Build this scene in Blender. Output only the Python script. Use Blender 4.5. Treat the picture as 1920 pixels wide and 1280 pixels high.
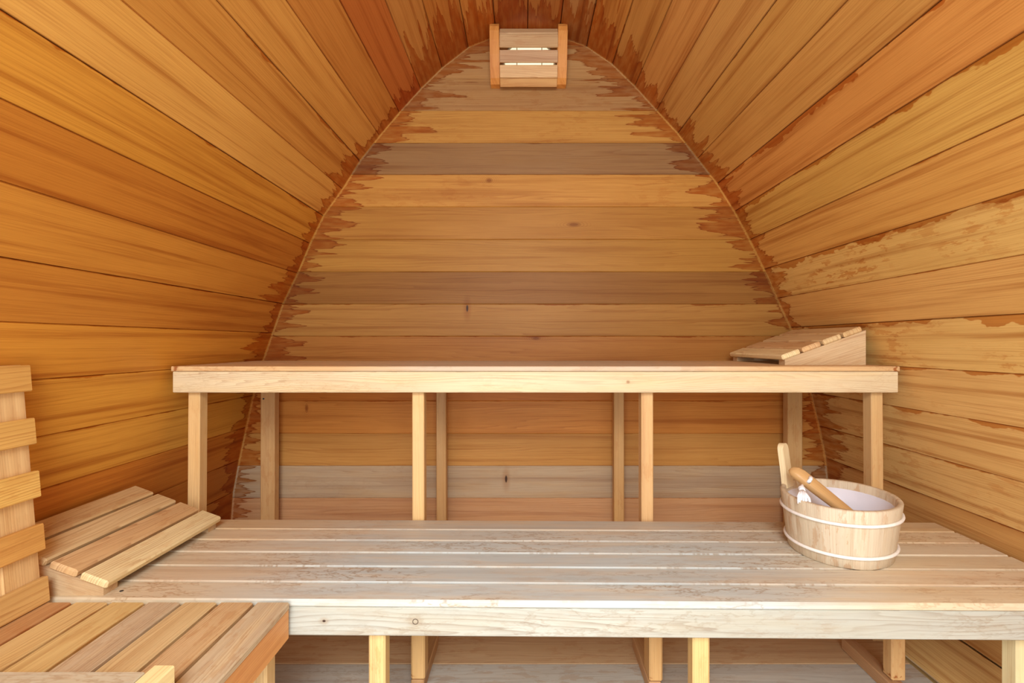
import bpy, bmesh, math, random
from mathutils import Matrix, Vector

for o in list(bpy.data.objects):
    bpy.data.objects.remove(o)
scene = bpy.context.scene
COL = scene.collection
random.seed(11)

# ------------------------------------------------------------------ camera, world, light, exposure
CAM_Z = 0.95
cam_data = bpy.data.cameras.new('camera')
cam_data.sensor_width = 36.0
cam_data.lens = 930.0 / 1920.0 * 36.0
cam_data.shift_x = -20.0 / 1920.0
cam_data.shift_y = 3.0 / 1920.0
cam_data.clip_start = 0.02
cam = bpy.data.objects.new('camera', cam_data)
cam.location = (0, 0, CAM_Z)
cam.rotation_euler = (math.pi / 2, 0, 0)
COL.objects.link(cam)
scene.camera = cam

world = bpy.data.worlds.new('world')
scene.world = world
world.use_nodes = True
bg = world.node_tree.nodes['Background']
bg.inputs['Color'].default_value = (0.80, 0.90, 1.0, 1)
bg.inputs['Strength'].default_value = 1.0

FRONT_Y = -0.62                       # inside face of the unseen entrance wall behind the camera
DOOR = (-0.78, 0.66, 0.03, 2.08)      # its opening, enlarged to let in more light: x0, x1, z0, z1
def area_light(name, sx, sy, loc, tilt, energy, color):
    d = bpy.data.lights.new(name, 'AREA')
    d.shape = 'RECTANGLE'; d.size = sx; d.size_y = sy
    d.energy = energy; d.color = color
    o = bpy.data.objects.new(name, d)
    o.location = loc
    o.rotation_euler = (math.pi / 2 - tilt, 0, 0)     # shines towards +Y, tipped down by tilt
    COL.objects.link(o)
area_light('doorway_daylight', 1.40, 1.40, (-0.08, FRONT_Y - 0.04, 0.76), 0.0, 30.0, (0.94, 0.97, 1.0))
area_light('added_high_fill', 1.10, 0.80, (-0.06, FRONT_Y - 0.40, 1.98), math.radians(36), 62.0, (0.94, 0.97, 1.0))  # unseen fill added high up to brighten the bench tops

scene.view_settings.view_transform = 'Standard'
scene.view_settings.look = 'None'
scene.view_settings.gamma = 1.0
scene.view_settings.use_curve_mapping = False
scene.view_settings.exposure = 0.03
scene.cycles.max_bounces = 12
scene.cycles.diffuse_bounces = 8

# ------------------------------------------------------------------ colour helpers
def lin(c):
    def f(v):
        v = v / 255.0
        return v / 12.92 if v <= 0.04045 else ((v + 0.055) / 1.055) ** 2.4
    return (f(c[0]), f(c[1]), f(c[2]))

def vary(c, s=0.05):
    k = 1 + random.uniform(-s, s)
    return (c[0] * k, c[1] * k * (1 + random.uniform(-s, s) * 0.35), c[2] * k * (1 + random.uniform(-s, s) * 0.7))

# ------------------------------------------------------------------ materials
def cedar(c, r=1.04, g=1.34, b=1.7): return (min(.8, c[0] * r), min(.75, c[1] * g), min(.6, c[2] * b))
def warm(c): return (c[0], min(.85, c[1] * 1.13), min(.85, c[2] * 1.08))

class NT:
    def __init__(self, name):
        self.m = bpy.data.materials.new(name)
        self.m.use_nodes = True
        self.t = self.m.node_tree
        self.t.nodes.clear()
    def n(self, typ, **kw):
        node = self.t.nodes.new(typ)
        for k, v in kw.items():
            setattr(node, k, v)
        return node
    def link(self, a, b):
        self.t.links.new(a, b)
    def put(self, sock, v):
        if hasattr(v, 'is_output'):
            self.link(v, sock)
        else:
            sock.default_value = v
    def math(self, op, a, b=0.0, c=0.0, clamp=False):
        node = self.n('ShaderNodeMath', operation=op, use_clamp=clamp)
        for s, v in zip(node.inputs, (a, b, c)):
            self.put(s, v)
        return node.outputs[0]
    def vec(self, x, y, z=0.0):
        node = self.n('ShaderNodeCombineXYZ')
        for s, v in zip(node.inputs, (x, y, z)):
            self.put(s, v)
        return node.outputs[0]
    def noise(self, v, scale=1.0, detail=2.0, rough=0.5, dist=0.0):
        node = self.n('ShaderNodeTexNoise')
        self.link(v, node.inputs['Vector'])
        node.inputs['Scale'].default_value = scale
        node.inputs['Detail'].default_value = detail
        node.inputs['Roughness'].default_value = rough
        node.inputs['Distortion'].default_value = dist
        return node.outputs[0]
    def ramp(self, v, a, b, lo=0.0, hi=1.0):
        node = self.n('ShaderNodeMapRange', interpolation_type='SMOOTHSTEP')
        self.put(node.inputs['Value'], v)
        self.put(node.inputs['From Min'], a)
        self.put(node.inputs['From Max'], b)
        self.put(node.inputs['To Min'], lo)
        self.put(node.inputs['To Max'], hi)
        return node.outputs[0]
    def mix(self, fac, a, b, mode='MIX'):
        node = self.n('ShaderNodeMix', data_type='RGBA', blend_type=mode)
        self.put(node.inputs[0], fac)
        self.put(node.inputs[6], a if hasattr(a, 'is_output') else (*a, 1))
        self.put(node.inputs[7], b if hasattr(b, 'is_output') else (*b, 1))
        return node.outputs[2]
    def sep(self, v):
        node = self.n('ShaderNodeSeparateXYZ')
        self.link(v, node.inputs[0])
        return node.outputs
    def bsdf(self, col, rough, spec=0.3, bump=None, bstr=0.2, bdist=0.001):
        p = self.n('ShaderNodeBsdfPrincipled')
        self.put(p.inputs['Base Color'], col if hasattr(col, 'is_output') else (*col, 1))
        self.put(p.inputs['Roughness'], rough)
        p.inputs['Specular IOR Level'].default_value = spec
        if bump is not None:
            b = self.n('ShaderNodeBump')
            b.inputs['Strength'].default_value = bstr
            b.inputs['Distance'].default_value = bdist
            self.link(bump, b.inputs['Height'])
            self.link(b.outputs[0], p.inputs['Normal'])
        out = self.n('ShaderNodeOutputMaterial')
        self.link(p.outputs[0], out.inputs[0])
        return p

def wood(name, ring=120.0, ring_str=0.5, streak=0.5, rough=0.5, spec=0.3, cath=5.0, knots=(), bump=0.25, wear=(0.0, 0.001, 1.0), endband=0.0):
    """Board wood.  'grain' uv = metres along / across the board, 'pos' and 'ext' uv = metres from the board's end / from its
    edge, 'tint' = the board's own colour, 'fx' = (end stain reach, greying or painted glare, edge stain reach, blotches)."""
    t = NT(name)
    g = t.n('ShaderNodeUVMap', uv_map='grain').outputs[0]
    u, v, _ = t.sep(g)
    ps = t.n('ShaderNodeUVMap', uv_map='pos').outputs[0]
    pu, pv, _ = t.sep(ps)
    ex, _, _ = t.sep(t.n('ShaderNodeUVMap', uv_map='ext').outputs[0])
    pu = t.math('ABSOLUTE', t.math('SUBTRACT', ex, t.math('ABSOLUTE', pu)))
    tint = t.n('ShaderNodeAttribute', attribute_name='tint').outputs['Color']
    fxn = t.n('ShaderNodeAttribute', attribute_name='fx')
    fr, fg, fb = t.sep(fxn.outputs['Color'])
    fa = fxn.outputs['Alpha']
    # growth rings
    w1 = t.noise(t.vec(t.math('MULTIPLY', u, 0.9), t.math('MULTIPLY', v, 5.0)), 1.0, 2.0)
    wob = t.noise(t.vec(t.math('MULTIPLY', u, 7.0), t.math('MULTIPLY', v, 30.0)), 1.0, 2.0)
    r = t.math('MULTIPLY_ADD', v, ring, t.math('MULTIPLY', w1, cath * 2.2))
    r = t.math('MULTIPLY_ADD', wob, 0.5, r)
    gap = t.noise(t.vec(t.math('MULTIPLY', u, 0.35), t.math('MULTIPLY', v, 30.0), 5.0), 1.0, 2.0)
    r = t.math('MULTIPLY_ADD', gap, 5.0, r)
    fr1 = t.math('FRACT', r)
    late = t.math('POWER', fr1, 3.0)
    late = t.math('MULTIPLY', late, t.ramp(fr1, 1.0, 0.93))
    ringvar = t.noise(t.vec(t.math('MULTIPLY', u, 1.3), t.math('MULTIPLY', v, 26.0)), 1.0, 2.0)
    late = t.math('MULTIPLY', late, t.ramp(ringvar, 0.3, 0.68, 0.15, 1.0))
    # streaks and fibres
    st = t.noise(t.vec(t.math('MULTIPLY', u, 0.9), t.math('MULTIPLY', v, 38.0)), 1.0, 4.0, 0.6)
    fine = t.noise(t.vec(t.math('MULTIPLY', u, 9.0), t.math('MULTIPLY', v, 620.0)), 1.0, 2.0, 0.6)
    broad = t.noise(t.vec(t.math('MULTIPLY', u, 2.0), t.math('MULTIPLY', v, 7.0)), 1.0, 3.0)
    hair = t.noise(t.vec(t.math('MULTIPLY', u, 1.1), t.math('MULTIPLY', v, 210.0), 2.0), 1.0, 3.0, 0.7)
    hair = t.math('MULTIPLY', t.ramp(hair, 0.56, 0.72), t.ramp(gap, 0.35, 0.62, 0.1, 1.0))
    dark = t.mix(1.0, tint, (0.64, 0.46, 0.34), 'MULTIPLY')
    lite = t.mix(1.0, tint, (1.10, 1.14, 1.22), 'MULTIPLY')
    c = t.mix(t.ramp(broad, 0.3, 0.7), tint, lite)
    c = t.mix(t.math('MULTIPLY', t.ramp(st, 0.46, 0.74), streak), c, dark)
    c = t.mix(t.math('MULTIPLY', late, ring_str), c, dark)
    c = t.mix(t.math('MULTIPLY', t.ramp(fine, 0.45, 0.75), 0.30), c, dark)
    c = t.mix(t.math('MULTIPLY', hair, streak * 0.75), c, t.mix(1.0, c, (0.66, 0.50, 0.38), 'MULTIPLY'))
    # greying of worn boards (and painted glare on the back wall) with brown tide marks
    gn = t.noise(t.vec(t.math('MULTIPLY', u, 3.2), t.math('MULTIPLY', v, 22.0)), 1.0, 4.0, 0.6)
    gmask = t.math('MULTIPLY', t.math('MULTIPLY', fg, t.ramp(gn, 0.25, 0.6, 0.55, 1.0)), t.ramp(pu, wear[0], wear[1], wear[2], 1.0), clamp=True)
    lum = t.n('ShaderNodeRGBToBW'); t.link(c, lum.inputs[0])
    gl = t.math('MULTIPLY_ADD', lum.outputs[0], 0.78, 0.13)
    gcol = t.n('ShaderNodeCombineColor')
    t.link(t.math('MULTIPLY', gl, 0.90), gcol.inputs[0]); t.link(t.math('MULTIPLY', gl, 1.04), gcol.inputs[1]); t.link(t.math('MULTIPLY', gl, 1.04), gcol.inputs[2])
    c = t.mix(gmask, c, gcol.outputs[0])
    tn = t.noise(t.vec(t.math('MULTIPLY', u, 9.0), t.math('MULTIPLY', v, 26.0)), 1.0, 4.0, 0.65)
    tide = t.math('SUBTRACT', 1.0, t.ramp(t.math('ABSOLUTE', t.math('SUBTRACT', tn, 0.5)), 0.0, 0.035))
    tzone = t.noise(t.vec(t.math('MULTIPLY', u, 2.4), t.math('MULTIPLY', v, 6.0), 4.0), 1.0, 2.0)
    tide = t.math('MULTIPLY', tide, t.ramp(tzone, 0.42, 0.65))
    c = t.mix(t.math('MULTIPLY', t.math('MULTIPLY', tide, fg), 0.75, clamp=True), c, t.mix(1.0, c, (0.62, 0.44, 0.30), 'MULTIPLY'))
    # water stains wicked into the board end: jagged fingers along the grain
    e1 = t.noise(t.vec(t.math('MULTIPLY', u, 2.0), t.math('MULTIPLY', v, 24.0)), 1.0, 2.0, 0.6)
    e2 = t.noise(t.vec(t.math('MULTIPLY', u, 7.0), t.math('MULTIPLY', v, 150.0)), 1.0, 2.0, 0.6)
    reach = t.math('MULTIPLY', fr, t.math('ADD', t.ramp(e1, 0.33, 0.70, endband, 1.0), t.math('MULTIPLY', t.math('SUBTRACT', e2, 0.5), 0.55)))
    d = t.math('SUBTRACT', reach, pu)
    inner = t.ramp(pu, t.math('MULTIPLY', e2, 0.016), t.math('MULTIPLY_ADD', e2, 0.016, 0.004))
    endm = t.math('MULTIPLY', t.ramp(d, 0.0, 0.006), inner)
    rim = t.math('MULTIPLY', endm, t.ramp(d, 0.022, 0.004))
    body = t.noise(t.vec(t.math('MULTIPLY', u, 14.0), t.math('MULTIPLY', v, 60.0)), 1.0, 3.0)
    endf = t.math('MULTIPLY', endm, t.ramp(body, 0.3, 0.65, 0.55, 0.95))
    stain = t.mix(1.0, c, (0.68, 0.36, 0.14), 'MULTIPLY')
    deep = t.mix(1.0, c, (0.44, 0.20, 0.09), 'MULTIPLY')
    c = t.mix(endf, c, stain)
    c = t.mix(t.math('MULTIPLY', rim, 0.75), c, deep)
    # stain running along the upper edge of the board
    s1 = t.noise(t.vec(t.math('MULTIPLY', u, 5.0), t.math('MULTIPLY', v, 9.0), 7.0), 1.0, 4.0, 0.62)
    sd = t.math('SUBTRACT', t.math('MULTIPLY', fb, t.ramp(s1, 0.38, 0.75)), pv)
    sm = t.ramp(sd, 0.0, 0.003)
    c = t.mix(t.math('MULTIPLY', sm, 0.85), c, t.mix(1.0, c, (0.64, 0.35, 0.13), 'MULTIPLY'))
    # blotches
    b1 = t.noise(t.vec(t.math('MULTIPLY', u, 14.0), t.math('MULTIPLY', v, 46.0), 3.0), 1.0, 4.0, 0.65)
    bz = t.noise(t.vec(t.math('MULTIPLY', u, 3.0), t.math('MULTIPLY', v, 5.0), 9.0), 1.0, 1.0)
    bm = t.math('MULTIPLY', t.ramp(b1, 0.52, 0.58), t.ramp(bz, 0.38, 0.6))
    c = t.mix(t.math('MULTIPLY', bm, fa), c, t.mix(1.0, c, (0.74, 0.47, 0.28), 'MULTIPLY'))
    # knots, at places on the object
    if knots:
        ob = t.n('ShaderNodeTexCoord').outputs['Object']
        ox, oy, oz = t.sep(ob)
        for (kx, kz, rx, rz, kind) in knots:
            dx = t.math('DIVIDE', t.math('SUBTRACT', ox, kx), rx)
            dz = t.math('DIVIDE', t.math('SUBTRACT', oz, kz), rz)
            q = t.math('SQRT', t.math('ADD', t.math('MULTIPLY', dx, dx), t.math('MULTIPLY', dz, dz)))
            q = t.math('MULTIPLY_ADD', t.math('SUBTRACT', wob, 0.5), 0.5, q)
            if kind == 'ring':
                mk = t.math('MULTIPLY', t.ramp(q, 0.70, 0.90), t.ramp(q, 1.2, 1.0))
                c = t.mix(t.math('MULTIPLY', mk, 0.9), c, (0.06, 0.035, 0.02))
                mk2 = t.math('MULTIPLY', t.ramp(q, 4.0, 1.0), 0.35)
                c = t.mix(mk2, c, t.mix(1.0, c, (0.75, 0.55, 0.35), 'MULTIPLY'))
            elif kind == 'hole':
                c = t.mix(t.math('MULTIPLY', t.ramp(q, 1.1, 0.6), 0.95), c, (0.05, 0.022, 0.012))
                c = t.mix(t.math('MULTIPLY', t.ramp(q, 4.0, 1.0), 0.45), c, t.mix(1.0, c, (0.70, 0.45, 0.28), 'MULTIPLY'))
            else:
                c = t.mix(t.math('MULTIPLY', t.ramp(q, 1.3, 0.2), 0.75), c, t.mix(1.0, c, (0.45, 0.27, 0.16), 'MULTIPLY'))
                rg = t.math('MULTIPLY', t.ramp(t.math('FRACT', t.math('MULTIPLY', q, 2.0)), 0.6, 0.95), t.ramp(q, 3.4, 1.2))
                c = t.mix(t.math('MULTIPLY', rg, 0.35), c, t.mix(1.0, c, (0.55, 0.36, 0.24), 'MULTIPLY'))
    hgt = t.math('ADD', t.math('MULTIPLY', late, -0.6), t.math('MULTIPLY', fine, 0.8))
    rg = t.math('MULTIPLY_ADD', st, 0.15, rough - 0.07)
    t.bsdf(c, rg, spec, hgt, bump, 0.0008)
    return t.m

M_WALL = wood('cedar_side_boards', 150, 0.50, 1.0, 0.48, 0.22, 3.0, endband=0.34)
S = 438.0                                      # back wall: picture pixels per metre, used only to note measured seams
def bw(px, py): return ((px - 980) / S, CAM_Z - (py - 643) / S)
kn = [(*bw(917, 338), .016, .012, 'knot'), (*bw(1076, 421), .030, .010, 'knot'), (*bw(876, 578), .006, .018, 'hole'),
      (*bw(949, 898), .006, .018, 'hole'), (*bw(1005, 634), .020, .008, 'knot'), (*bw(575, 765), .008, .02, 'knot')]
M_BACK = wood('cedar_back_boards', 110, 0.6, 0.7, 0.46, 0.16, 5.0, kn, endband=0.12)
M_FLOOR = wood('worn_floor_boards', 100, 0.5, 0.5, 0.6, 0.25, 8.0,
               [(-.226, 1.525, .016, .016, 'knot')])
M_SEAT = wood('worn_bench_slats', 140, 0.35, 0.35, 0.55, 0.30, 6.0, wear=(0.3, 0.85, 0.25))
M_SEAT2 = wood('cedar_seat_slats', 150, 0.9, 0.6, 0.52, 0.30, 9.0)
M_RAIL = wood('pale_rail_wood', 95, 0.75, 0.25, 0.5, 0.30, 8.0)
M_LEG = wood('leg_wood', 190, 0.55, 0.5, 0.5, 0.30, 3.0)
M_SLAT = wood('rest_slat_wood', 130, 0.95, 0.55, 0.5, 0.30, 8.0)
M_TUB = wood('tub_staves', 230, 0.45, 0.35, 0.5, 0.30, 3.0)

def plain(name, c, rough=0.5, spec=0.3, noise_scale=60.0, amt=0.12, bstr=0.1, emit=None, estr=0.0, trans=0.0):
    t = NT(name)
    co = t.n('ShaderNodeTexCoord').outputs['Object']
    nz = t.noise(co, noise_scale, 3.0)
    col = t.mix(t.math('MULTIPLY', t.ramp(nz, 0.35, 0.7), 1.0), c, tuple(x * (1 - amt) for x in c))
    p = t.bsdf(col, rough, spec, nz, bstr, 0.001)
    if emit:
        p.inputs['Emission Color'].default_value = (*emit, 1)
        p.inputs['Emission Strength'].default_value = estr
    if trans:
        p.inputs['Transmission Weight'].default_value = trans
    return t.m

M_CORD = plain('white_cotton', (0.90, 0.91, 0.93), 0.9, 0.1, 900, 0.15, 0.5)
M_HOOP = plain('cream_cane', lin((238, 235, 228)), 0.45, 0.35, 90, 0.10)
M_LINER = plain('clear_plastic_liner', lin((222, 224, 234)), 0.25, 0.5, 20, 0.06)
M_LADLE = None
M_DARK = plain('dark_metal', (0.02, 0.016, 0.014), 0.5, 0.4)
M_DOME = plain('frosted_lamp_glass', (0.85, 0.82, 0.70), 0.3, 0.4, 10, 0.05, 0.02, (1.0, 0.90, 0.62), 1.1)
M_WIRE = plain('grey_lamp_frame', (0.30, 0.29, 0.25), 0.4, 0.5)
M_SCREW = plain('screw_steel', (0.05, 0.045, 0.04), 0.4, 0.5)

# ------------------------------------------------------------------ mesh builder
NOFX = (0.0, 0.0, 0.0, 0.0)

class MB:
    def __init__(self):
        self.v = []; self.f = []; self.g = []; self.p = []; self.t = []; self.x = []; self.e = []
    def face(self, pts, guv, puv, tint, fx=NOFX, ext=0.0):
        self.e.append(ext)
        i = len(self.v)
        self.v += [tuple(q) for q in pts]
        self.f.append(tuple(range(i, i + len(pts))))
        self.g.append(guv); self.p.append(puv); self.t.append(tint); self.x.append(fx)
    def board(self, L, w, th, M, tint, fx=NOFX, ch=0.0025, both=True):
        """chamfered board centred on M's origin: length along local x, width along y, thickness along z"""
        tint = warm(tint)
        ro, rv = random.uniform(0, 50), random.uniform(0, 50)
        h = (L / 2, w / 2, th / 2)
        c = min(ch, min(h) * 0.6)
        P = {}
        for sx in (-1, 1):
            for sy in (-1, 1):
                for sz in (-1, 1):
                    s = (sx, sy, sz)
                    for ax in range(3):
                        P[(s, ax)] = Vector([s[k] * (h[k] if k == ax else h[k] - c) for k in range(3)])
        def put(keys, nrm):
            pts = [P[k] for k in keys]
            n = (pts[1] - pts[0]).cross(pts[2] - pts[0])
            if n.dot(nrm) < 0:
                pts = pts[::-1]
            ax = max(range(3), key=lambda k: abs(nrm[k]))
            g = []; q = []
            for a in pts:
                if ax == 0:
                    g.append((a.z * 0.6 + ro, a.y + a.z * 0.15 + rv))
                elif ax == 2:
                    g.append((a.x + ro, a.y + rv))
                else:
                    g.append((a.x + ro, a.y + a.z * (1 if nrm[1] > 0 else -1) + rv))
                q.append((a.x, w / 2 - a.y))
            self.face([M @ a for a in pts], g, q, tint, fx, L / 2)
        S2 = (-1, 1)
        for ax in range(3):
            o1, o2 = [k for k in range(3) if k != ax]
            for s in S2:
                keys = []
                for a, b in ((-1, -1), (1, -1), (1, 1), (-1, 1)):
                    t = [0, 0, 0]; t[ax] = s; t[o1] = a; t[o2] = b
                    keys.append((tuple(t), ax))
                n = Vector((0, 0, 0)); n[ax] = s
                put(keys, n)
        for ax in range(3):                      # the edge along ax
            o1, o2 = [k for k in range(3) if k != ax]
            for a in S2:
                for b in S2:
                    t0 = [0, 0, 0]; t0[ax] = -1; t0[o1] = a; t0[o2] = b
                    t1 = list(t0); t1[ax] = 1
                    t0, t1 = tuple(t0), tuple(t1)
                    n = Vector((0, 0, 0)); n[o1] = a * 1.01; n[o2] = b
                    put([(t0, o1), (t1, o1), (t1, o2), (t0, o2)], n)
        for sx in S2:
            for sy in S2:
                for sz in S2:
                    s = (sx, sy, sz)
                    put([(s, 0), (s, 1), (s, 2)], Vector((sx * .9, sy * .9, sz)))
    def prism(self, poly, depth, M, tint, fx=NOFX, gdir=(1, 0)):
        """polygon in local x,y (counter-clockwise), extruded along local z by depth; grain along gdir"""
        tint = warm(tint)
        ro, rv = random.uniform(0, 50), random.uniform(0, 50)
        gx, gy = gdir
        def uv(a, z, side=False):
            return (a[0] * gx + a[1] * gy + ro, -a[0] * gy + a[1] * gx + (z if side else 0) + rv)
        n = len(poly)
        for z, order in ((0.0, range(n - 1, -1, -1)), (depth, range(n))):
            pts = [poly[i] for i in order]
            self.face([M @ Vector((a[0], a[1], z)) for a in pts], [uv(a, z) for a in pts], [(1, 1)] * n, tint, fx)
        for i in range(n):
            a, b = poly[i], poly[(i + 1) % n]
            self.face([M @ Vector((a[0], a[1], 0)), M @ Vector((b[0], b[1], 0)), M @ Vector((b[0], b[1], depth)), M @ Vector((a[0], a[1], depth))],
                      [uv(a, 0, 1), uv(b, 0, 1), uv(b, depth, 1), uv(a, depth, 1)], [(1, 1)] * 4, tint, fx)
    def build(self, name, mat, parent=None, smooth=False, weld=False):
        me = bpy.data.meshes.new(name)
        me.from_pydata(self.v, [], self.f)
        g = me.uv_layers.new(name='grain'); p = me.uv_layers.new(name='pos'); me.uv_layers.new(name='ext')
        t = me.color_attributes.new('tint', 'FLOAT_COLOR', 'CORNER')
        x = me.color_attributes.new('fx', 'FLOAT_COLOR', 'CORNER')
        g, p, e = me.uv_layers['grain'], me.uv_layers['pos'], me.uv_layers['ext']
        t, x = me.color_attributes['tint'], me.color_attributes['fx']
        k = 0
        for i, f in enumerate(self.f):
            for j in range(len(f)):
                g.data[k].uv = self.g[i][j]; p.data[k].uv = self.p[i][j]; e.data[k].uv = (self.e[i], 0)
                t.data[k].color = (*self.t[i], 1.0); x.data[k].color = self.x[i]
                k += 1
        me.materials.append(mat)
        if weld:
            bm = bmesh.new(); bm.from_mesh(me)
            bmesh.ops.remove_doubles(bm, verts=bm.verts, dist=1e-5)
            bm.to_mesh(me); bm.free()
        if smooth:
            for q in me.polygons:
                q.use_smooth = True
        ob = bpy.data.objects.new(name, me)
        COL.objects.link(ob)
        if parent:
            ob.parent = parent
        return ob

def axes(origin, x, y, z):
    x, y, z = Vector(x).normalized(), Vector(y).normalized(), Vector(z).normalized()
    M = Matrix(((x.x, y.x, z.x, origin[0]), (x.y, y.y, z.y, origin[1]), (x.z, y.z, z.z, origin[2]), (0, 0, 0, 1)))
    return M

def thing(name, label, cat, loc=(0, 0, 0), rotz=0.0, group=None):
    o = bpy.data.objects.new(name, None)
    o.empty_display_size = 0.05
    o.location = loc; o.rotation_euler = (0, 0, rotz)
    COL.objects.link(o)
    o['label'] = label; o['category'] = cat
    if group:
        o['group'] = group
    return o

def structure(o):
    o['kind'] = 'structure'
    return o

def box_mb(x0, x1, y0, y1, z0, z1, along, tint, fx=NOFX, ch=0.0025, both=True):
    m = MB()
    add_box(m, x0, x1, y0, y1, z0, z1, along, tint, fx, ch, both)
    return m

def add_box(m, x0, x1, y0, y1, z0, z1, along, tint, fx=NOFX, ch=0.0025, both=True, face=None):
    c = ((x0 + x1) / 2, (y0 + y1) / 2, (z0 + z1) / 2)
    d = {'x': x1 - x0, 'y': y1 - y0, 'z': z1 - z0}
    e = {'x': Vector((1, 0, 0)), 'y': Vector((0, 1, 0)), 'z': Vector((0, 0, 1))}
    rest = [k for k in 'xyz' if k != along]
    if d[rest[0]] < d[rest[1]]:
        rest = rest[::-1]
    X, Y = e[along], e[rest[0]]
    Z = X.cross(Y)
    m.board(d[along], d[rest[0]], d[rest[1]], axes(c, X, Y, Z), tint, fx, ch, both)

# ------------------------------------------------------------------ the shell: an arched cedar pod
BACK_Y = 2.123
prof_r = [(989, 62), (1048, 68.5), (1099.5, 87), (1148, 120), (1190, 161), (1231, 206), (1271, 249.5), (1308, 297), (1345, 344),
          (1377.5, 396), (1406, 449), (1433, 504.5), (1457, 559), (1483, 614), (1503, 676), (1520, 735), (1536, 798), (1548, 858),
          (1554, 914), (1552, 968), (1536, 1020), (1490, 1059.5)]
prof_l = [(989, 62), (930, 68.5), (878, 89), (829, 127), (789, 166), (749, 210), (712, 254), (675, 301), (642, 354), (606, 404),
          (581, 456), (557.5, 512), (530, 569), (510.5, 624), (491, 680), (474.5, 741), (461, 801), (448, 862), (437, 922), (433, 975),
          (447, 1022), (489, 1059.5)]
PR = [bw(*p) for p in prof_r]
PL = [bw(*p) for p in prof_l]
def prof_x(P, z):
    for (xa, za), (xb, zb) in zip(P, P[1:]):
        if zb <= z <= za:
            return xa + (xb - xa) * (za - z) / max(za - zb, 1e-6)
    return P[0][0] if z > P[0][1] else P[-1][0]

G = 0.0024
def side_board(m, a, b, y0, y1, tint, fx, inward):
    """one long board of the arch between profile points a (upper) and b (lower)"""
    a, b = Vector((a[0], 0, a[1])), Vector((b[0], 0, b[1]))
    d = (b - a).normalized(); w = (b - a).length
    n = Vector((-d.z, 0, d.x))
    if n.dot(inward) < 0:
        n = -n
    ro, rv = random.uniform(0, 50), random.uniform(0, 50)
    rows = [(a - n * G * 2.2, 0.0), (a + d * G, G), (b - d * G, w - G), (b - n * G * 2.2, w)]
    Y = Vector((0, 1, 0))
    for (p, s), (q, r) in zip(rows, rows[1:]):
        pts = [p + Y * y0, p + Y * y1, q + Y * y1, q + Y * y0]
        g = [(y0 + ro, s + rv), (y1 + ro, s + rv), (y1 + ro, r + rv), (y0 + ro, r + rv)]
        u = [(y1 - y0, s), (0, s), (0, r), (y1 - y0, r)]
        nn = (pts[1] - pts[0]).cross(pts[2] - pts[0])
        if nn.dot(n) < 0:
            pts, g, u = pts[::-1], g[::-1], u[::-1]
        m.face(pts, g, u, tint, fx)
    # outside face, so the wall has its thickness
    o = -n * 0.035
    e = d * 0.015
    pts = [a + o - e + Y * y0, a + o - e + Y * (y1 + .05), b + o + e + Y * (y1 + .05), b + o + e + Y * y0]
    nn = (pts[1] - pts[0]).cross(pts[2] - pts[0])
    if nn.dot(n) > 0:
        pts = pts[::-1]
    m.face(pts, [(0, 0), (2, 0), (2, .1), (0, .1)], [(1, 1)] * 4, tint, NOFX)

ORANGE = [(206, 132, 62), (200, 124, 54), (210, 140, 70), (196, 118, 50), (204, 128, 58), (192, 112, 46)]
left_c = [(170, 92, 40), (196, 118, 56), (190, 110, 50), (196, 120, 60), (188, 98, 44), (196, 118, 54), (206, 132, 64), (202, 126, 58), (214, 142, 70),
          (204, 126, 60), (190, 108, 48), (196, 118, 56), (190, 110, 50), (206, 126, 58), (208, 132, 64), (208, 134, 66), (188, 104, 48), (180, 98, 46), (180, 100, 50), (184, 110, 60), (180, 110, 62)]
right_c = [(168, 90, 40), (180, 110, 60), (190, 110, 50), (196, 118, 58), (198, 120, 62), (202, 128, 66), (200, 126, 64), (198, 124, 62), (208, 122, 58),
           (202, 132, 64), (204, 128, 62), (212, 144, 80), (208, 134, 72), (214, 146, 84), (212, 144, 84), (214, 146, 86), (210, 142, 84), (194, 124, 70), (190, 124, 74), (198, 130, 76), (206, 140, 84)]
NCEIL = 4                                     # the top four boards a side are the ceiling
RAND = random.Random(5)
def arch_fx(i, side):
    e = RAND.uniform(0.09, 0.20)
    if i < 4: e = RAND.uniform(0.22, 0.42)
    edge = RAND.choice([0.004, 0.007, 0.010, 0.016])
    bl = 0.0
    if side == 'r':
        if i in (8, 9): edge = 0.035
        if i == 11: edge, bl = 0.05, 0.75
        if i in (13,): edge, bl = 0.045, 0.6
        if i in (14, 15, 16): edge, bl = 0.02, 0.5
        if i == 12: e = 0.10
    return (e, 0.0, edge, bl)
shell = {'ceiling': MB(), 'wall_left': MB(), 'wall_right': MB()}
mid = Vector((0, 0, 0.9))
for P, cols, side in ((PL, left_c, 'l'), (PR, right_c, 'r')):
    for i in range(len(P) - 1):
        tgt = 'ceiling' if i < NCEIL else ('wall_left' if side == 'l' else 'wall_right')
        inward = Vector((0, 0, -1)) if i < 3 else Vector((1 if side == 'l' else -1, 0, 0))
        side_board(shell[tgt], P[i], P[i + 1], FRONT_Y, BACK_Y + 0.004, cedar(lin(vary(cols[i], 0.025)), *((1.03, 1.36, 1.30 if i < 9 else 0.85) if side == 'l' else (0.99, 1.46, 1.52))), arch_fx(i, side), inward)
for nme, m in shell.items():
    structure(m.build(nme, M_WALL))

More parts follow.
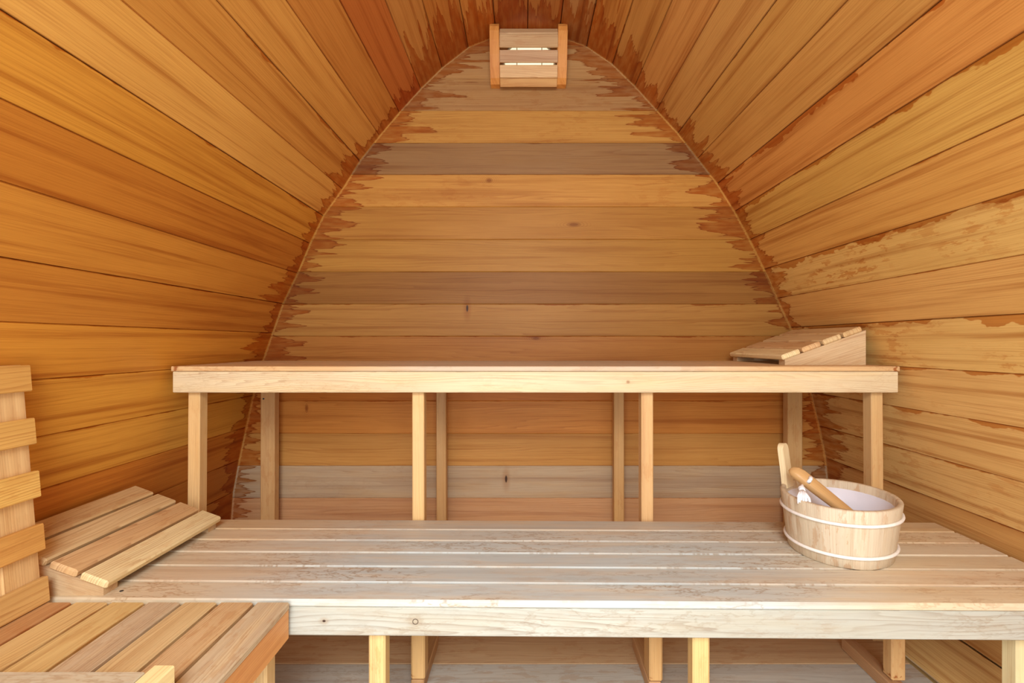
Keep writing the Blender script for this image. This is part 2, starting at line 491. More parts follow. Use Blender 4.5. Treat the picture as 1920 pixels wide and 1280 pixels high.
back_seams = [62, 86.5, 147.3, 207.3, 267.7, 327, 387.4, 448.8, 509.2, 569.8, 630, 690.6, 751.3, 812.4, 873, 933.5, 994, 1055, 1066]
back_c = [(186, 122, 74), (192, 138, 92), (188, 134, 88), (206, 146, 84), (176, 124, 82), (210, 146, 82), (200, 136, 72), (208, 144, 76), (170, 112, 62),
          (188, 130, 76), (182, 118, 66), (186, 108, 48), (190, 118, 58), (194, 130, 72), (186, 140, 102), (188, 128, 86), (190, 128, 80), (180, 120, 80)]
back_fx = [.10, .20, .26, .24, .15, .17, .20, .17, .15, .14, .20, .10, .10, .14, .10, .12, .08, .08]
BACK_K = [1.4, 1.45, 1.38, 1.38, 1.16, 1.38, 1.2, 1.06, 1.1, 1.22, 1.34, 1.3, 1.36, 1.12, 1.2, 1.36, 1.2, 1.2]     # lightness factor per board
def wall_strip(m, z1, z0, y, xl, xr, tint, fx, facing):
    """a horizontal board of an end wall; xl, xr give the x of its ends at height z"""
    ro, rv = random.uniform(0, 50), random.uniform(0, 50)
    zs = [z1, z1 - G] + [z for (_, z) in sorted(set(PL + PR), key=lambda q: -q[1]) if z0 + 2 * G < z < z1 - 2 * G] + [z0 + G, z0]
    ys = [y + G * facing] + [y] * (len(zs) - 2) + [y + G * facing]
    for (za, ya), (zb, yb) in zip(zip(zs, ys), zip(zs[1:], ys[1:])):
        for half in (0, 1):
            pts = []; g = []; u = []
            for z, yy in ((za, ya), (zb, yb)):
                l, r = xl(z), xr(z); c = (l + r) / 2
                for x in ((l, c) if not half else (c, r)):
                    pts.append(Vector((x, yy, z))); g.append((x + ro, z1 - z + rv)); u.append((min(x - l, r - x), z1 - z))
            o = [0, 1, 3, 2] if facing > 0 else [2, 3, 1, 0]
            pts, g, u = [pts[k] for k in o], [g[k] for k in o], [u[k] for k in o]
            nn = (pts[1] - pts[0]).cross(pts[2] - pts[0])
            if nn.y * facing > 0:
                pts, g, u = pts[::-1], g[::-1], u[::-1]
            if (pts[0] - pts[2]).length > 1e-4:
                m.face(pts, g, u, tint, fx)
m = MB()
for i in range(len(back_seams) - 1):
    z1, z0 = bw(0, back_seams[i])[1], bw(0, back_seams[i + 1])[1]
    wall_strip(m, z1, z0, BACK_Y, lambda z: prof_x(PL, z) - .003, lambda z: prof_x(PR, z) + .003, cedar(lin(back_c[i]), *[k * BACK_K[i] for k in ((.55, .60, .41) if i < 11 else (.80, .91, .74))]),  # boards below the upper bench tinted lighter to offset its shade
               (back_fx[i], {1: .07, 2: .07, 4: .07, 14: .25, 15: .12}.get(i, 0.0), random.choice([.003, .005, .008, .012]), 0.25 if i in (2, 3, 5) else 0.0), 1)  # two low boards greyed more: pale glare painted into their colour
arch = [(x, z) for x, z in PL] + [(x, z) for x, z in reversed(PR[1:])]
m.face([Vector((.02 + (x - .02) * 1.07, BACK_Y + .05, .9 + (z - .9) * 1.07)) for x, z in arch], [(x, z) for x, z in arch], [(1, 1)] * len(arch), lin((180, 110, 60)))
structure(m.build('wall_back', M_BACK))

m = MB()                                     # entrance wall behind the camera, its doorway opened wide for the light
zs = [bw(0, y)[1] for y in back_seams]
for i in range(len(zs) - 1):
    z1, z0 = zs[i], zs[i + 1]
    c = lin(vary((200, 130, 66), 0.06))
    parts = [(z1, z0, None)]
    if z0 < DOOR[3] < z1:
        parts = [(z1, DOOR[3], None), (DOOR[3], z0, 1)]
    elif z1 <= DOOR[3]:
        parts = [(z1, z0, 1)]
    for za, zb, cut in parts:
        if cut is None:
            wall_strip(m, za, zb, FRONT_Y, lambda z: prof_x(PL, z), lambda z: prof_x(PR, z), c, NOFX, -1)
        else:
            wall_strip(m, za, zb, FRONT_Y, lambda z: prof_x(PL, z), lambda z: max(DOOR[0], prof_x(PL, z) + .05), c, NOFX, -1)
            wall_strip(m, za, zb, FRONT_Y, lambda z: min(DOOR[1], prof_x(PR, z) - .05), lambda z: prof_x(PR, z), c, NOFX, -1)
structure(m.build('wall_front', M_WALL))

m = MB()                                     # floor boards run across the pod
y = 1.47 - 0.14 * 15
k = 0
fl = random.Random(3)
while y < BACK_Y:
    y0, y1 = max(y + .001, FRONT_Y - .05), min(y + .139, BACK_Y)
    if y1 > y0 + .01:
        c = (196, 152, 112) if y1 > 1.48 else fl.choice([(196, 168, 142), (188, 158, 130), (200, 170, 144)])
        add_box(m, -1.105, 1.15, y0, y1, -.03, 0.0, 'x', lin(vary(c, .03)), (0.0, .08 if y1 > 1.48 else .45, 0.0, 0.35), .0015)
    y += 0.14
fo = m.build('floor', M_FLOOR)
structure(fo)

# ------------------------------------------------------------------ upper bench
def seat_tint(base, s=.03): return lin(vary(base, s))
UB = thing('sauna_bench', 'upper cedar bench along the back wall with eight thin legs and a pale front rail', 'bench', (0.04, 1.8, 0))
def rel(o, root):
    o.parent = root
    o.matrix_parent_inverse = Matrix.Translation(-root.location) if root.rotation_euler.z == 0 else root.matrix_basis.inverted()
    return o
UZ = CAM_Z - 0.0727
m = MB()
for i in range(6):
    y0 = 1.55 + i * 0.0845
    add_box(m, -1.100 + (0.0 if i < 3 else .0), 1.180 - .0006 * i, y0, y0 + 0.0795, UZ - .0155, UZ, 'x',
            seat_tint((206, 160, 112) if i else (210, 160, 108)), (0.03, .45, 0, .3), .002)
rel(m.build('seat', M_SEAT), UB)
M_UR = wood('upper_rail_wood', 95, 0.75, 0.22, 0.5, 0.30, 8.0, [((1178 - 980) / 600 * 1.0, CAM_Z - .1215, .007, .006, 'knot')])
rel(box_mb(-1.097, 1.177, 1.553, 1.578, UZ - .0825, UZ - .0165, 'x', lin((220, 182, 132)), (0, .25, 0, .12)).build('front_rail', M_UR), UB)
rel(box_mb(-1.085, 1.14, 2.072, 2.10, UZ - .08, UZ - .0165, 'x', lin((210, 160, 104))).build('back_rail', M_RAIL), UB)
ztop = UZ - .0165
for (x0, x1, y0, y1, lean) in ((-1.066, -1.028, 1.580, 1.621, -.010), (-.3525, -.3145, 1.580, 1.621, .002), (.378, .416, 1.580, 1.621, .002), (1.110, 1.148, 1.580, 1.621, .010),
                               (-1.073, -1.015, 2.030, 2.070, -.004), (-.3545, -.3145, 2.030, 2.070, .003), (.374, .415, 2.030, 2.070, .002), (1.086, 1.146, 2.030, 2.070, .0)):
    mm = MB()
    h = ztop
    w = x1 - x0
    M = axes(((x0 + x1) / 2 + lean * .3, (y0 + y1) / 2, h / 2), (-lean * .6, 0, h), (1, 0, lean * .6 / h), (0, 1, 0))
    c = (214, 164, 104) if y0 < 1.8 else (206, 150, 90)
    mm.board(h, w, y1 - y0, M, lin(vary(c, .03)), (0, .1, 0, .25), .0025)
    lg = rel(mm.build('leg', M_LEG), UB)
    if abs(x0 + .3545) < .001 or abs(x0 + 1.073) < .001 or abs(x0 - 1.086) < .001:
        for dz in ((.060 + .026, .098 + .014) if x0 > -1 and x0 < 0 else ((.155,) if x0 < 0 else (.088,))):
            sc = MB()
            n = 10
            cx, cz = x0 + (.016 if x0 > -1 else .014), UZ - dz - .0
            if x0 > 1: cx = x0 + .042
            poly = [(math.cos(2 * math.pi * k / n) * .0035, math.sin(2 * math.pi * k / n) * .0035) for k in range(n)]
            sc.prism(poly, .003, axes((cx + lean * .3, y0 + .001, cz), (1, 0, 0), (0, 0, 1), (0, -1, 0)), (0, 0, 0))
            s = sc.build('screw', M_SCREW)
            s.parent = lg

# ------------------------------------------------------------------ lower bench (set a touch askew: its right end is nearer)
LZ = CAM_Z - 0.5595
LB = thing('sauna_bench', 'wide lower slatted bench below the upper one, worn grey, carrying the bucket', 'bench', (0.04, 1.32, 0), -0.0125)
def lrel(o):
    o.parent = LB        # built in the bench's own axes
    return o
def L(x0, x1, y0, y1, z0, z1, along, tint, fx=NOFX, ch=.0025, m=None):
    m2 = m or MB()
    add_box(m2, x0 - LB.location.x, x1 - LB.location.x, y0 - LB.location.y, y1 - LB.location.y, z0, z1, along, tint, fx, ch)
    return m2
m = MB()
for i in range(6):
    y0 = 1.0765 + i * 0.0822
    L(-1.20, 1.283, y0, y0 + 0.0765, LZ - .0166, LZ, 'x', seat_tint([(216, 184, 146), (212, 178, 140), (216, 184, 148), (216, 186, 152), (216, 178, 136), (214, 172, 126)][i], .015),
      (0, [.95, .95, 1.0, .95, .8, .65][i], .004, .18), .003, m)
lrel(m.build('seat', M_SEAT))
M_LR = wood('lower_rail_wood', 95, 0.85, 0.18, 0.5, 0.30, 9.0, [(-.503 + .03, LZ - .05, .004, .003, 'hole'), (-.302 + .03, LZ - .05, .006, .006, 'ring')])
lrel(L(-1.19, 1.275, 1.0825, 1.110, LZ - .0825, LZ - .0175, 'x', lin((186, 170, 150)), (0, .42, .0, .20)).build('front_rail', M_LR))
lrel(L(-1.15, 1.20, 1.545, 1.567, LZ - .08, LZ - .0175, 'x', lin((214, 168, 116))).build('back_rail', M_RAIL))
for (x0, x1, y0, y1, z0) in ((-.345, -.307, 1.112, 1.152, 0), (.383, .421, 1.112, 1.152, 0), (1.112, 1.150, 1.126, 1.166, 0),
                             (-.304, -.266, 1.342, 1.390, .036), (.342, .378, 1.342, 1.408, .036), (.998, 1.036, 1.352, 1.39, .036), (-1.04, -1.00, 1.342, 1.39, .036)):
    c = (226, 178, 116) if y0 < 1.3 else (216, 160, 96)
    if x0 > 1.1: c = (236, 208, 160)
    lrel(L(x0, x1, y0, y1, z0, LZ - .018, 'z', lin(vary(c, .03)), (.03, .1, 0, .3), .004).build('leg', M_LEG))
for x0, x1 in ((-.304, -.268), (.340, .374), (.988, 1.026), (-1.04, -1.004)):
    lrel(L(x0, x1, 1.342, 1.555, 0.0, .035, 'y', lin(vary((186, 132, 84), .04)), (0, .1, 0, .2)).build('floor_runner', M_LEG))
for x0, x1 in ((-.76, -.74), (.0, .03), (.70, .73)):
    lrel(L(x0, x1, 1.112, 1.544, LZ - .075, LZ - .0175, 'y', lin((206, 150, 96))).build('cross_rail', M_LEG))
sc = MB()
sc.prism([(math.cos(2 * math.pi * k / 10) * .004, math.sin(2 * math.pi * k / 10) * .004) for k in range(10)], .0012,
         axes((-.903 - .04, 1.108 - 1.32, LZ - .0004), (1, 0, 0), (0, 1, 0), (0, 0, 1)), (0, 0, 0))
lrel(sc.build('screw', M_SCREW))

# ------------------------------------------------------------------ left bench, running towards the viewer
SB = thing('sauna_bench', 'short side bench at lower left with slats running front to back', 'bench', (-0.80, 0.90, 0))
m = MB()
sc_c = [(214, 180, 132), (208, 166, 118), (214, 178, 124), (208, 172, 128), (218, 180, 118), (212, 172, 112), (200, 144, 92), (204, 146, 96)]
for i in range(8):
    x1 = -.504 - i * .0785
    add_box(m, x1 - .0705, x1, .800, 1.0735, LZ - .0166, LZ, 'y', seat_tint(sc_c[i], .02), (0, [.3, .15, .1, .28, .05, .05, .05, .05][i], .003, .3), .003)
rel(m.build('seat', M_SEAT2), SB)
rel(box_mb(-.532, -.508, .803, 1.079, LZ - .0830, LZ - .0172, 'y', lin((222, 156, 100)), (0, 0, 0, .1)).build('side_rail', M_LEG), SB)
rel(box_mb(-1.13, -.533, .803, .825, LZ - .0830, LZ - .0172, 'x', lin((214, 160, 100))).build('end_rail', M_LEG), SB)
for x0, x1, y0, y1 in ((-.570, -.5335, 1.032, 1.072), (-.570, -.5335, .828, .866), (-1.08, -1.045, 1.032, 1.072), (-1.08, -1.045, .828, .866)):
    rel(box_mb(x0, x1, y0, y1, 0, LZ - .0172, 'z', lin((228, 186, 128)), (0, .1, 0, .2), .004).build('leg', M_LEG), SB)

# ------------------------------------------------------------------ slatted backrest leaning over the left bench
BR = thing('backrest', 'leaning wooden backrest of five spaced slats on two uprights beside left wall', 'backrest', (-1.05, .94, LZ))
lean = 0.0843
def bx(h): return -1.0224 - (.557 - h) * lean       # x of the slat face at h below the eye
dn = Vector((-lean, 0, 1)).normalized()              # up along the rest
nn = Vector((1, 0, lean)).normalized()               # out of its face
for y0, y1 in ((.995, 1.072), (.820, .897)):
    mm = MB()
    hm = (.045 + .5585) / 2
    Lh = .5585 - .047
    ctr = Vector((bx(hm), (y0 + y1) / 2, CAM_Z - hm)) - nn * (.0145 + .010)
    mm.board(Lh / dn.z, y1 - y0, .020, axes(ctr, dn, (0, 1, 0), dn.cross(Vector((0, 1, 0)))), lin((222, 172, 112)), (0, .1, 0, .15))
    rel(mm.build('upright', M_LEG), BR)
sl_c = [(206, 150, 82), (210, 156, 86), (220, 168, 92), (206, 146, 78), (212, 164, 104)]
for i in range(5):
    h0 = .047 + i * .1140; h1 = h0 + .0565
    if i == 4: h0, h1 = .503, .5575
    hm = (h0 + h1) / 2
    mm = MB()
    ctr = Vector((bx(hm), .9385, CAM_Z - hm)) - nn * .007
    mm.board(.273, h1 - h0, .014, axes(ctr, (0, 1, 0), dn, Vector((0, 1, 0)).cross(dn)), lin(sl_c[i]), (0, 0, 0, .2), .002)
    rel(mm.build('slat', M_SLAT), BR)

# ------------------------------------------------------------------ wedge headrests
def wedge(label, loc, rotz, first=None):
    root = thing('headrest', label, 'headrest', loc, rotz, 'slatted wedge headrests')
    if first:
        for ch in first.children:
            c = ch.copy(); COL.objects.link(c); c.parent = root
        return root
    # local axes: low edge at x = 0 facing +x, rising towards -x, length along y (0 .. 0.415)
    a = math.radians(20); W = .268; lo = .018
    for y0 in (.006, .371):
        mm = MB()
        poly = [(-W, 0), (0, 0), (0, lo), (-W, lo + W * math.tan(a))]
        mm.prism(poly, .038, axes((0, y0 + .038, 0), (1, 0, 0), (0, 0, 1), (0, -1, 0)), lin((206, 164, 118)), (0, .15, 0, .2), (.96, -.28))
        o = mm.build('side_board', M_SLAT); o.parent = root
    s = Vector((-math.cos(a), 0, math.sin(a))); n = Vector((math.sin(a), 0, math.cos(a)))
    cs = [(234, 204, 152), (212, 164, 112), (214, 174, 122), (208, 164, 110)]
    for i in range(4):
        d0 = -.009 + i * .0725
        ctr = Vector((0, .2075, lo)) + s * (d0 + .0318) + n * .0093
        mm = MB()
        mm.board(.415, .0636, .018, axes(ctr, (0, 1, 0), s, Vector((0, 1, 0)).cross(s)), lin(cs[i]), (0, .1, 0, .3), .004)
        o = mm.build('slat', M_SLAT); o.parent = root
    return root
HR = wedge('slatted wooden wedge headrest at left end of the lower bench, against the left wall', (-.929, 1.0935, LZ + .0002), 0)
HR2 = wedge('slatted wooden wedge headrest at right end of the upper bench', (.868, 1.636 + .415, UZ + .0002), math.pi, HR)

# ------------------------------------------------------------------ pale rail at the lower left corner
GR = thing('guard_rail', 'pale wooden guard rail corner standing before the left side bench', 'rail', (-.60, .72, 0))
gz = CAM_Z - .5025
rel(box_mb(-.576, -.543, .40, .7755, gz - .06, gz, 'y', lin((236, 206, 152)), (0, 0, 0, .1), .002).build('rail', M_RAIL), GR)
rel(box_mb(-1.08, -.5775, .725, .7600, gz - .06, gz, 'x', lin((190, 168, 140)), (0, .6, 0, .3), .002).build('rail', M_SEAT), GR)
rel(box_mb(-.576, -.543, .7335, .7740, 0, gz - .0605, 'z', lin((226, 190, 134))).build('post', M_LEG), GR)
rel(box_mb(-.576, -.543, .41, .45, 0, gz - .0605, 'z', lin((226, 190, 134))).build('post', M_LEG), GR)
rel(box_mb(-1.075, -1.042, .727, .758, 0, gz - .0605, 'z', lin((226, 190, 134))).build('post', M_LEG), GR)

# ------------------------------------------------------------------ bucket
def lathe(rings, n, name, mat, parent, tint=(1, 1, 1), fx=NOFX, ea=1.0, eb=1.0, staves=0, close=False):
    """rings of (radius, z); stretched by ea, eb"""
    m = MB()
    acc = [0.0]
    for (ra, za), (rb, zb) in zip(rings, rings[1:]):
        acc.append(acc[-1] + math.hypot(rb - ra, zb - za))
    so = [random.uniform(0, 40) for _ in range(max(1, staves))]
    sk = [random.uniform(.93, 1.05) for _ in range(max(1, staves))]
    for j in range(n):
        t0, t1 = 2 * math.pi * j / n, 2 * math.pi * (j + 1) / n
        st = int(j * staves / n) if staves else 0
        per = n // staves if staves else 1
        def rad(r, jj):
            return r - (.0008 if staves and jj % per == 0 and r > .05 else 0)
        for (i, (ra, za)), (rb, zb) in zip(enumerate(rings), rings[1:]):
            pts = []; g = []
            for r, z, t, jj, q in ((ra, za, t0, j, acc[i]), (ra, za, t1, j + 1, acc[i]), (rb, zb, t1, j + 1, acc[i + 1]), (rb, zb, t0, j, acc[i + 1])):
                rr = rad(r, jj)
                pts.append(Vector((ea * rr * math.cos(t), eb * rr * math.sin(t), z)))
                g.append((q + so[st], t * .14 + so[st]))
            k = sk[st]
            m.face(pts, g, [(1, 1)] * 4, tuple(c * k for c in tint), fx)
    if close:
        for (r, z), flip in ((rings[0], True), (rings[-1], False)):
            if r > 1e-4:
                pts = [Vector((ea * r * math.cos(2 * math.pi * j / n), eb * r * math.sin(2 * math.pi * j / n), z)) for j in range(n)]
                if flip: pts = pts[::-1]
                m.face(pts, [(p.x, p.y) for p in pts], [(1, 1)] * n, tint, fx)
    o = m.build(name, mat, parent, smooth=True, weld=True)
    return o

BU = thing('bucket', 'pale wooden sauna bucket with two white hoops and upright handle', 'bucket', (.8616, 1.3525, LZ + .0002), -.5816)
EA, EB = .1234 / .131, .1386 / .131
rb, rt, H = .131, .1505, .1505
def rz(z): return rb + (rt - rb) * z / H
wt = .014
pale = lin((208, 190, 156))
lathe([(.0, .012), (rb - wt - .002, .012)], 96, 'base', M_TUB, BU, pale, NOFX, EA, EB)
lathe([(rb - wt, .002), (rb - .003, 0), (rb, .003), (rz(.05), .05), (rz(.10), .10), (rz(H - .003), H - .003), (rz(H) - .003, H), (rz(H) - wt + .003, H),
       (rz(H) - wt, H - .003), (rz(.08) - wt, .08), (rb - wt, .012)], 192, 'staves', M_TUB, BU, pale, (0, .15, 0, .5), EA, EB, staves=24)
lathe([(0.0, .0135), (rb - wt - .006, .0135), (rz(.08) - wt - .004, .08), (rz(H) - wt - .0035, H - .022), (rz(H) - wt - .001, H - .021)], 96, 'liner', M_LINER, BU, (1, 1, 1), NOFX, EA, EB)
def hoop(z, tilt):
    m = MB()
    n, k, r = 96, 10, .0042
    for j in range(n):
        for q in range(k):
            pts = []
            for jj, qq in ((j, q), (j + 1, q), (j + 1, q + 1), (j, q + 1)):
                t = 2 * math.pi * jj / n; a = 2 * math.pi * qq / k
                zz = z + tilt * math.cos(t + .6)
                R = rz(zz) + .0030 + r * math.cos(a)
                pts.append(Vector((EA * R * math.cos(t), EB * R * math.sin(t), zz + r * math.sin(a))))
            m.face(pts, [(0, 0)] * 4, [(1, 1)] * 4, (1, 1, 1))
    return m.build('hoop', M_HOOP, BU, True, True)
hoop(.112, .003); hoop(.030, .002)
# upright handle stave: rooted in the rim at the back left
ha = math.radians(131) + .5816                    # its direction, in the bucket's axes
rim = Vector((EA * (rt - .012) * math.cos(ha), EB * (rt - .012) * math.sin(ha), H - .012))
out = Vector((math.cos(ha), math.sin(ha), 0)); tan = Vector((-math.sin(ha), math.cos(ha), 0))
up = (Vector((0, 0, 1)) + out * .13).normalized()
nrm = tan.cross(up)
poly = [(-.024, 0), (.024, 0), (.021, .03), (.0195, .06), (.0195, .105)]
poly += [(.0195 * math.cos(a), .107 + .0195 * math.sin(a)) for a in [math.radians(x) for x in range(15, 166, 15)]]
poly += [(-.0195, .105), (-.0195, .06), (-.021, .03)]
mm = MB()
mm.prism(poly, .016, axes(rim - nrm * .008, tan, up, nrm), lin((226, 198, 160)), NOFX, (0, 1))
ho = mm.build('handle', M_TUB, BU)
bv = ho.modifiers.new('round', 'BEVEL'); bv.width = .004; bv.segments = 3; bv.limit_method = 'ANGLE'; bv.angle_limit = math.radians(50)

# ------------------------------------------------------------------ ladle standing in the bucket
P1 = Vector((.752, 1.392, CAM_Z - .352)); P3 = Vector((.945, 1.318, CAM_Z - .512))
LA = thing('ladle', 'wooden ladle leaning in the bucket with a white cord through its handle', 'ladle', tuple(P3))
M_LAD = wood('ladle_wood', 240, .35, .4, .42, .35, 3.0)
ax = (P3 - P1).normalized()
up = Vector((-.05, -.62, .78)); up = (up - ax * up.dot(ax)).normalized()
side = up.cross(ax)
mm = MB()
secs = []
Ln = (P3 - P1).length
for s, w, th, drop in ((0, .006, .006, -.006), (.004, .022, .014, -.003), (.014, .032, .024, 0), (.03, .037, .026, .002), (.07, .037, .025, .001), (.13, .034, .022, 0), (.19, .029, .019, 0), (Ln, .024, .016, 0)):
    ring = []
    for k in range(16):
        a = 2 * math.pi * k / 16
        ca, sa = math.cos(a), math.sin(a)
        sx = math.copysign(abs(ca) ** .55, ca); sy = math.copysign(abs(sa) ** .55, sa)
        ring.append(P1 + ax * s + side * (sx * w / 2) + up * (sy * th / 2 + drop))
    secs.append((s, ring))
for (s0, r0), (s1, r1) in zip(secs, secs[1:]):
    for k in range(16):
        pts = [r0[k], r0[(k + 1) % 16], r1[(k + 1) % 16], r1[k]]
        mm.face(pts, [(s0, k * .006), (s0, k * .006 + .006), (s1, k * .006 + .006), (s1, k * .006)], [(1, 1)] * 4, lin((200, 162, 108)))
mm.face(secs[0][1][::-1], [(0, k * .002) for k in range(16)], [(1, 1)] * 16, lin((214, 186, 142)))
hd = rel(mm.build('handle', M_LAD, None, True, True), LA)
bowl = lathe([(.0, -.022), (.018, -.020), (.030, -.010), (.034, .006), (.031, .006), (.026, -.006), (.014, -.015), (0, -.016)], 32, 'bowl', M_LAD, LA, lin((200, 162, 108)))
bowl.location = (-.004, .002, -.004)
def tube(pts, r, name, mat, root, k=8, taper=None):
    m = MB()
    rings = []
    for i, p in enumerate(pts):
        p = Vector(p)
        d = (Vector(pts[min(i + 1, len(pts) - 1)]) - Vector(pts[max(i - 1, 0)])).normalized()
        a = d.cross(Vector((0.3, .1, 1))).normalized(); b = d.cross(a)
        rr = r * (taper[i] if taper else 1)
        rings.append([p + a * rr * math.cos(2 * math.pi * q / k) + b * rr * math.sin(2 * math.pi * q / k) for q in range(k)])
    for r0, r1 in zip(rings, rings[1:]):
        for q in range(k):
            m.face([r0[q], r0[(q + 1) % k], r1[(q + 1) % k], r1[q]], [(0, 0)] * 4, [(1, 1)] * 4, (1, 1, 1))
    m.face(rings[0][::-1], [(0, 0)] * k, [(1, 1)] * k, (1, 1, 1)); m.face(rings[-1], [(0, 0)] * k, [(1, 1)] * k, (1, 1, 1))
    o = m.build(name, mat, None, True, True)
    return rel(o, root)
hp = P1 + ax * .050
cord_pts = [hp + side * .004 + up * .010, hp + side * .002 + up * .0165, hp - side * .004 + up * .0175, hp - side * .010 + up * .0165, hp - side * .013 + up * .011]
tube(cord_pts, .0056, 'cord', M_CORD, LA, 8)
tp = Vector((.748, 1.330, CAM_Z - .390))
lo_pts = [hp - up * .010, hp - up * .016 + Vector((-.004, -.008, -.002)), (hp - up * .014 + tp) / 2 + Vector((-.004, 0, -.003)), tp + Vector((.004, .006, .002)), tp]
tube(lo_pts, .0036, 'cord', M_CORD, LA, 8)
def strand(m, pts, r, k=6):
    rings = []
    for i, p in enumerate(pts):
        d = (pts[min(i + 1, len(pts) - 1)] - pts[max(i - 1, 0)]).normalized()
        a = d.cross(Vector((.3, .9, .2))).normalized(); b = d.cross(a)
        rr = r[i] if isinstance(r, (list, tuple)) else r
        rings.append([p + (a * math.cos(2 * math.pi * q / k) + b * math.sin(2 * math.pi * q / k)) * rr for q in range(k)])
    for r0, r1 in zip(rings, rings[1:]):
        for q in range(k):
            m.face([r0[q], r0[(q + 1) % k], r1[(q + 1) % k], r1[q]], [(0, 0)] * 4, [(1, 1)] * 4, (1, 1, 1))
    m.face(rings[0][::-1], [(0, 0)] * k, [(1, 1)] * k, (1, 1, 1)); m.face(rings[-1], [(0, 0)] * k, [(1, 1)] * k, (1, 1, 1))
m = MB()
dirn = Vector((-.0125, -.0275, -.006))
strand(m, [tp + Vector((.001, .002, .006)), tp + Vector((0, 0, .004)), tp + dirn * .15, tp + dirn * .35, tp + dirn * .5], [.003, .0075, .0095, .0085, .0045], 14)
ts = random.Random(4)
for q in range(26):
    f = -1 + 2 * ts.random(); g = ts.random()
    o = tp + dirn * .45
    sd = Vector((.010, -.0045, 0)) * f
    ln = ts.uniform(.85, 1.15)
    strand(m, [o + sd * .2 + Vector((0, 0, .004 * g)), o + dirn * .55 * ln + sd * .9 + Vector((0, 0, .004 * g - .001)), o + dirn * .95 * ln + sd * 1.25 + Vector((0, -.001, -.004 * ln + .003 * g)), o + dirn * 1.05 * ln + sd * 1.45 + Vector((0, -.003, -.016 * ln))], [.0016, .0020, .0020, .0017], 6)
rel(m.build('tassel', M_CORD, None, True, True), LA)

# ------------------------------------------------------------------ lamp with slatted wooden shade, high on the back wall
WL = thing('wall_lamp', 'glowing lamp behind a curved slatted wooden shade at the arch peak', 'lamp', (.024, BACK_Y, CAM_Z + 1.20))
z0, z1 = CAM_Z + 1.088, CAM_Z + 1.306
prof = [(0, z0), (.030, z0 + .002), (.048, z0 + .020), (.067, z0 + .055), (.084, z0 + .10), (.097, z0 + .15), (.103, z0 + .185), (.101, z0 + .203), (.092, z1), (0, z1)]
for x0, tilt in ((-.135, 0), (.145, 0)):
    mm = MB()
    mm.prism([(-p, z) for p, z in prof], .038, axes((x0, BACK_Y - .001, 0), (0, 1, 0), (0, 0, 1), (1, 0, 0)), lin((216, 142, 70)), (0, 0, 0, .3), (-.3, .95))
    o = rel(mm.build('side_panel', M_LEG), WL)
    bv = o.modifiers.new('round', 'BEVEL'); bv.width = .003; bv.segments = 2; bv.limit_method = 'ANGLE'; bv.angle_limit = math.radians(40)
E0 = CAM_Z
slats = [(.086, E0 + 1.277, -32, .036, (206, 162, 116)), (.094, E0 + 1.235, 4, .051, (202, 158, 112)), (.087, E0 + 1.176, 14, .047, (198, 152, 110)), (.068, E0 + 1.125, 24, .047, (222, 174, 120)), (.042, E0 + 1.0975, 40, .042, (214, 158, 94))]
for p, z, ang, w, c in slats:
    a = math.radians(ang)
    s = Vector((0, -math.sin(a), math.cos(a)))
    mm = MB()
    mm.board(.240, w, .010, axes((.025, BACK_Y - p, z), (1, 0, 0), s, Vector((1, 0, 0)).cross(s)), lin(c), (0, .06, 0, .2), .002)
    rel(mm.build('slat', M_SLAT), WL)
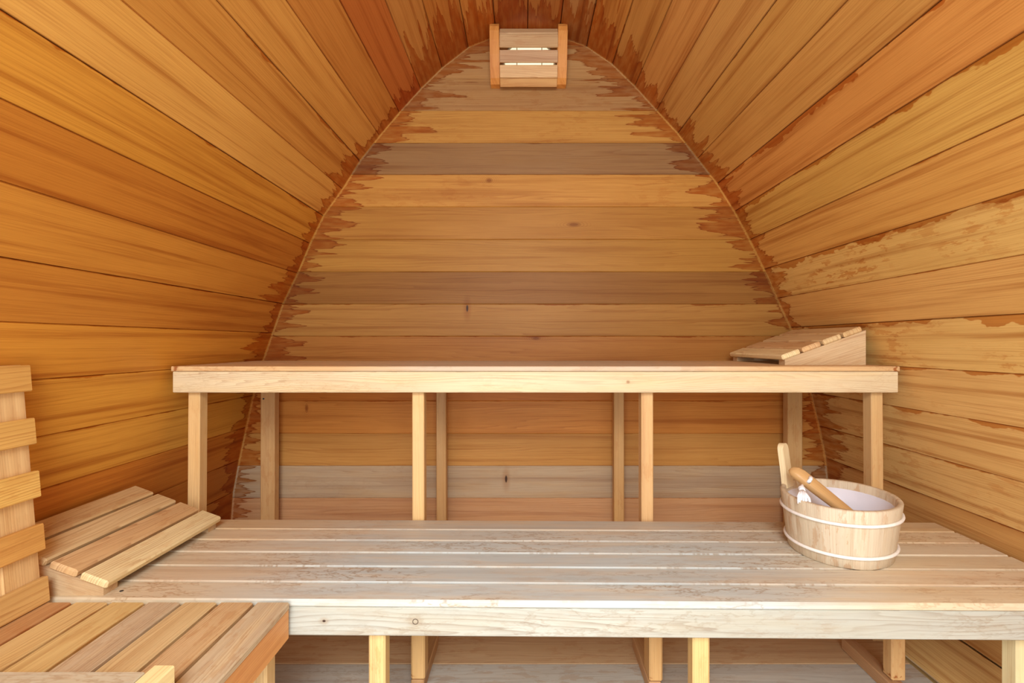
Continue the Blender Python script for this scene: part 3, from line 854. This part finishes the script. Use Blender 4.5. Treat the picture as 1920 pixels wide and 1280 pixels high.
def dome(name, rx, rzz, dep, mat, off, n=48, k=10):
    m = MB()
    for j in range(n):
        for q in range(k):
            pts = []
            for jj, qq in ((j, q), (j + 1, q), (j + 1, q + 1), (j, q + 1)):
                t = 2 * math.pi * jj / n; a = math.pi / 2 * qq / k
                pts.append(Vector((rx * math.cos(a) * math.cos(t), -off - dep * math.sin(a), rzz * math.cos(a) * math.sin(t))))
            if (pts[2] - pts[3]).length < 1e-7: pts = pts[:3]
            m.face(pts, [(0, 0)] * len(pts), [(1, 1)] * len(pts), (1, 1, 1))
    for j in range(n):
        t0, t1 = 2 * math.pi * j / n, 2 * math.pi * (j + 1) / n
        a, b = (rx * math.cos(t0), rzz * math.sin(t0)), (rx * math.cos(t1), rzz * math.sin(t1))
        m.face([Vector((a[0], 0, a[1])), Vector((b[0], 0, b[1])), Vector((b[0], -off, b[1])), Vector((a[0], -off, a[1]))], [(0, 0)] * 4, [(1, 1)] * 4, (1, 1, 1))
    o = m.build(name, mat, None, True, True)
    o.location = (.004, 0.0, -.005)
    o.parent = WL
    return o
lens = dome('lamp_glass', .103, .080, .034, M_DOME, .016)
ringm = MB()
for j in range(64):
    for q in range(8):
        pts = []
        for jj, qq in ((j, q), (j + 1, q), (j + 1, q + 1), (j, q + 1)):
            t = 2 * math.pi * jj / 64; a = 2 * math.pi * qq / 8
            pts.append(Vector(((.110 + .006 * math.cos(a)) * math.cos(t), -.010 + .009 * math.sin(a), (.087 + .006 * math.cos(a)) * math.sin(t))))
        ringm.face(pts, [(0, 0)] * 4, [(1, 1)] * 4, (1, 1, 1))
ro = ringm.build('lamp_rim', M_WIRE, None, True, True); ro.parent = WL; ro.location = (.004, 0, -.005)
for bxp in (-.052, .052):
    pts = []
    for q in range(13):
        t = -1 + 2 * q / 12
        zz = .086 * math.sqrt(max(0, 1 - (bxp / .11) ** 2)) * t
        yy = -.016 - .040 * math.sqrt(max(0, 1 - t * t * .98 - 0)) * .98
        pts.append((bxp, yy, zz))
    m = MB(); rings = []
    for p in pts:
        rings.append([Vector(p) + Vector((.0018 * math.cos(a), .0018 * math.sin(a), 0)) for a in [2 * math.pi * k / 6 for k in range(6)]])
    for r0, r1 in zip(rings, rings[1:]):
        for q in range(6):
            m.face([r0[q], r0[(q + 1) % 6], r1[(q + 1) % 6], r1[q]], [(0, 0)] * 4, [(1, 1)] * 4, (1, 1, 1))
    o = m.build('cage_bar', M_WIRE, None, True, True); o.parent = WL; o.location = (.004, 0, -.005)
